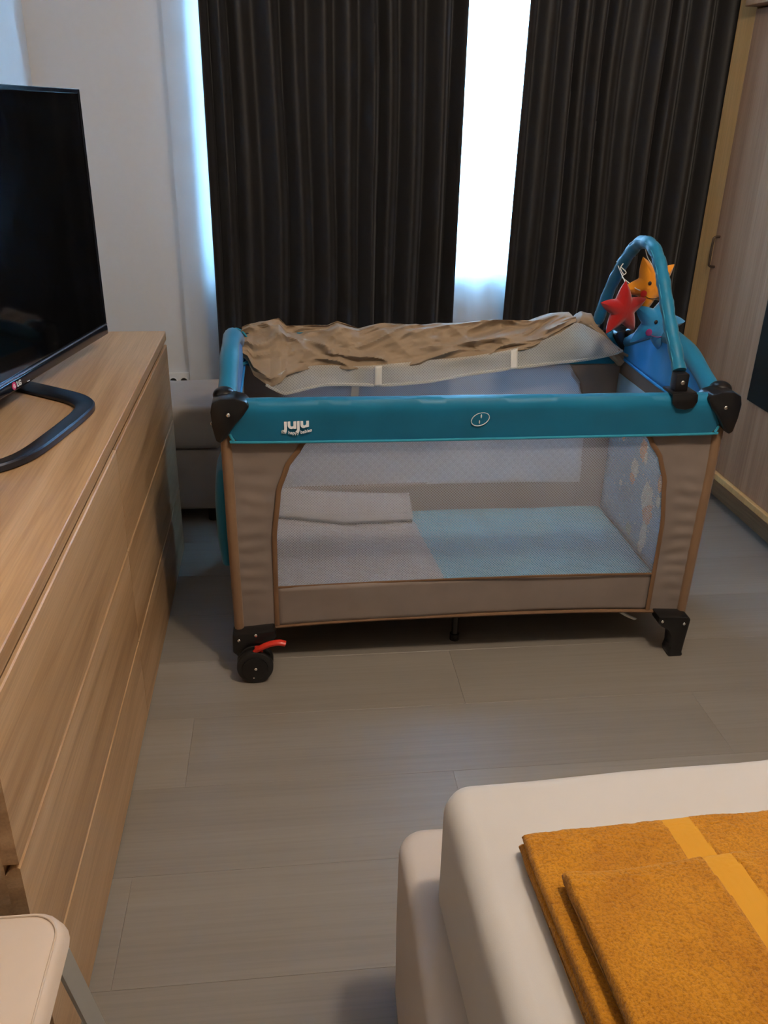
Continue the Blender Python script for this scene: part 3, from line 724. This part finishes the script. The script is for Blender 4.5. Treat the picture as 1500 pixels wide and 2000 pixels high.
for off, m_, r_t in ((0, 'white', .0045), (.013, 'teal_light', .005)):
    tp = catmull([(-.628+off, .30, .775), (-.605+off, .285, .765), (-.585+off, .262, .738), (-.572+off, .245, .712), (-.582+off*.5, .235, .695), (-.60, .225, .688)], 6)
    obj('edge_binding', tube(tp, r_t, 8, flat=((1, 0, 0), .5)), m_, li)
tp = catmull([(.445, .300, .80), (.49, .285, .772), (.53, .270, .735), (.575, .258, .705), (.597, .262, .694)], 6)
obj('edge_binding', tube(tp, .0045, 8), 'cover', li)

# ---------------------------------------------------------------- toy bar
tb = thing('toy_bar', 'teal padded toy bar arching over the right end of the cot', 'toy bar', (.4687, 2.261, 0))
bp = [(.487, -.322, .812), (.487, -.291, .845), (.486, -.245, .893), (.485, -.202, .944), (.485, -.160, .994), (.485, -.118, 1.037), (.485, -.075, 1.064), (.485, -.025, 1.074), (.486, .030, 1.066), (.488, .085, 1.036), (.491, .145, .990), (.495, .210, .925), (.498, .262, .857), (.500, .300, .795)]
pp = catmull(bp, 6); rr = [.0168+.0010*math.sin(i*1.1)+.0006*math.sin(i*2.7) for i in range(len(pp))]
obj('sleeve', tube(pp, rr, 14), 'teal', tb)
obj('sleeve_seam', tube([p+Vector((-.015, -.004 if p.y < 0 else .004, 0))+Vector((0, 0, .004)) for p in pp], .0013, 5), 'teal_light', tb)
hz = box(.470, .504, -.350, -.316, .765, .812, .005, 2); box(.462, .525, -.3585, -.3, .7605, .768, .002, 2, bm=hz)
cl1 = obj('clip', hz, 'black', tb)
obj('clip_hook', prism([(.463, .764), (.528, .764), (.530, .745), (.520, .728), (.500, .724), (.478, .728), (.465, .742)], 1, -.3605, -.3545, .002, 2), 'black', cl1)
obj('screw', ball((.488, -.3505, .790), .006, 1, .5, 1, 12, 8), 'chrome', cl1)
hz = box(.484, .518, .290, .325, .765, .800, .005, 2); box(.475, .535, .29, .345, .760, .768, .002, 2, bm=hz)
cl2 = obj('clip', hz, 'black', tb); obj('screw', ball((.500, .2895, .783), .006, 1, .5, 1, 12, 8), 'chrome', cl2)

# ---------------------------------------------------------------- plush stars
def star(name, label, c, R, m, tilt, yaw, pitch=0, face=None, cheek='cheek'):
    t = thing(name, label, 'plush toy', c, yaw, None)
    bm = bmesh.new(); n = 90; rings = 9; W = []
    def rad(a):
        k = (a/(2*PI/5)) % 1; k = abs(k-.5)*2            # 1 at tips, 0 at valleys
        return R*(.50+.50*k**1.55)
    rim = []
    for i in range(n):
        a = 2*PI*i/n; aa = a+PI/2+tilt; r = rad(a); rim.append((r*math.cos(aa), r*math.sin(aa)))
    for sgn in (-1, 1):
        prev = None
        for j in range(rings, -1, -1):
            f = j/rings; th = sgn*R*.30*(1-f**2.6)**.6 if f < 1 else 0
            if j == rings:
                if sgn == -1: W = [bm.verts.new((x, 0, z)) for x, z in rim]
                ring = W
            elif j == 0: ring = [bm.verts.new((0, th, 0))]
            else: ring = [bm.verts.new((x*f, th*(1-.42*f*(1-R*.5/max(R*.5, math.hypot(x, z)))), z*f)) for x, z in rim]
            if prev:
                for i in range(n):
                    if len(ring) > 1: bm.faces.new((prev[i], prev[(i+1) % n], ring[(i+1) % n], ring[i]))
                    else: bm.faces.new((prev[i], prev[(i+1) % n], ring[0]))
            prev = ring
    rot = Matrix.Rotation(pitch, 4, 'X'); bm.transform(rot); o = obj('body', bm, m, t)
    if face:
        fy = -R*.30
        def P(x, z, dy=0): return rot @ Vector((x, fy*(1-(math.hypot(x, z)/R)**2.6)*.97+dy, z))
        cs, sn = math.cos(face), math.sin(face)
        def F(x, z): return x*cs-z*sn, x*sn+z*cs
        for s in (-1, 1):
            q = P(*F(s*.19*R, .12*R)); obj('eye', ball(q, .055*R+.0005, 1, .6, 1.1, 12, 8), 'eye', t)
            q = P(*F(s*.33*R, -.22*R)); obj('cheek', ball(q, .115*R, 1, .3, 1, 14, 8), cheek, t)
        mp = [P(*F(x*R, (-.36+1.0*x*x)*R), -.0006) for x in [-.26+.52*k/12 for k in range(13)]]
        obj('mouth', tube(mp, .0009, 6), 'eye' if cheek == 'cheek' else 'cheek2', t)
    return t
star('plush_star', 'red plush star hanging from the toy bar by a white string', (.4687-.043+.500, 2.261+.012, .892), .078, 'red', .03, .25)
star('plush_star', 'yellow plush star with a smiling face hanging behind the toy bar', (.4687+.545, 2.261+.055, .948), .086, 'yellow', .42, .1, 0, -.05)
star('plush_star', 'light blue plush star with purple cheeks hanging low under the toy bar', (.4687+.575, 2.261+.045, .846), .090, 'blue', -.28, .1, .1, -.05, 'cheek2')
def strings():
    b = tube(catmull([(.478, .155, .998), (.474, .12, .984), (.472, .09, .972), (.470, .05, .956), (.468, .045, .945)], 6), .0014, 6)
    tube(catmull([(.474, .11, .99), (.484, .09, .978), (.470, .08, .968), (.484, .06, .955), (.494, .03, .945), (.503, .02, .942)], 6), .0014, 6, bm=b)
    tube(catmull([(.478, .105, 1.0), (.470, .10, .988), (.476, .09, .974)], 6), .0014, 6, bm=b)
    return b
so = obj('string', strings(), 'white', loc=(.4687, 2.261, 0)); tag(so, 'thin white string tied to the toy bar above the red star', 'string')
sb_ = obj('string', tube(catmull([(.490, .0, 1.060), (.51, .02, 1.03), (.53, .02, 1.005)], 6), .0013, 6), 'white', loc=(.4687, 2.261, 0)); tag(sb_, 'short white string holding the yellow star under the bar peak', 'string')
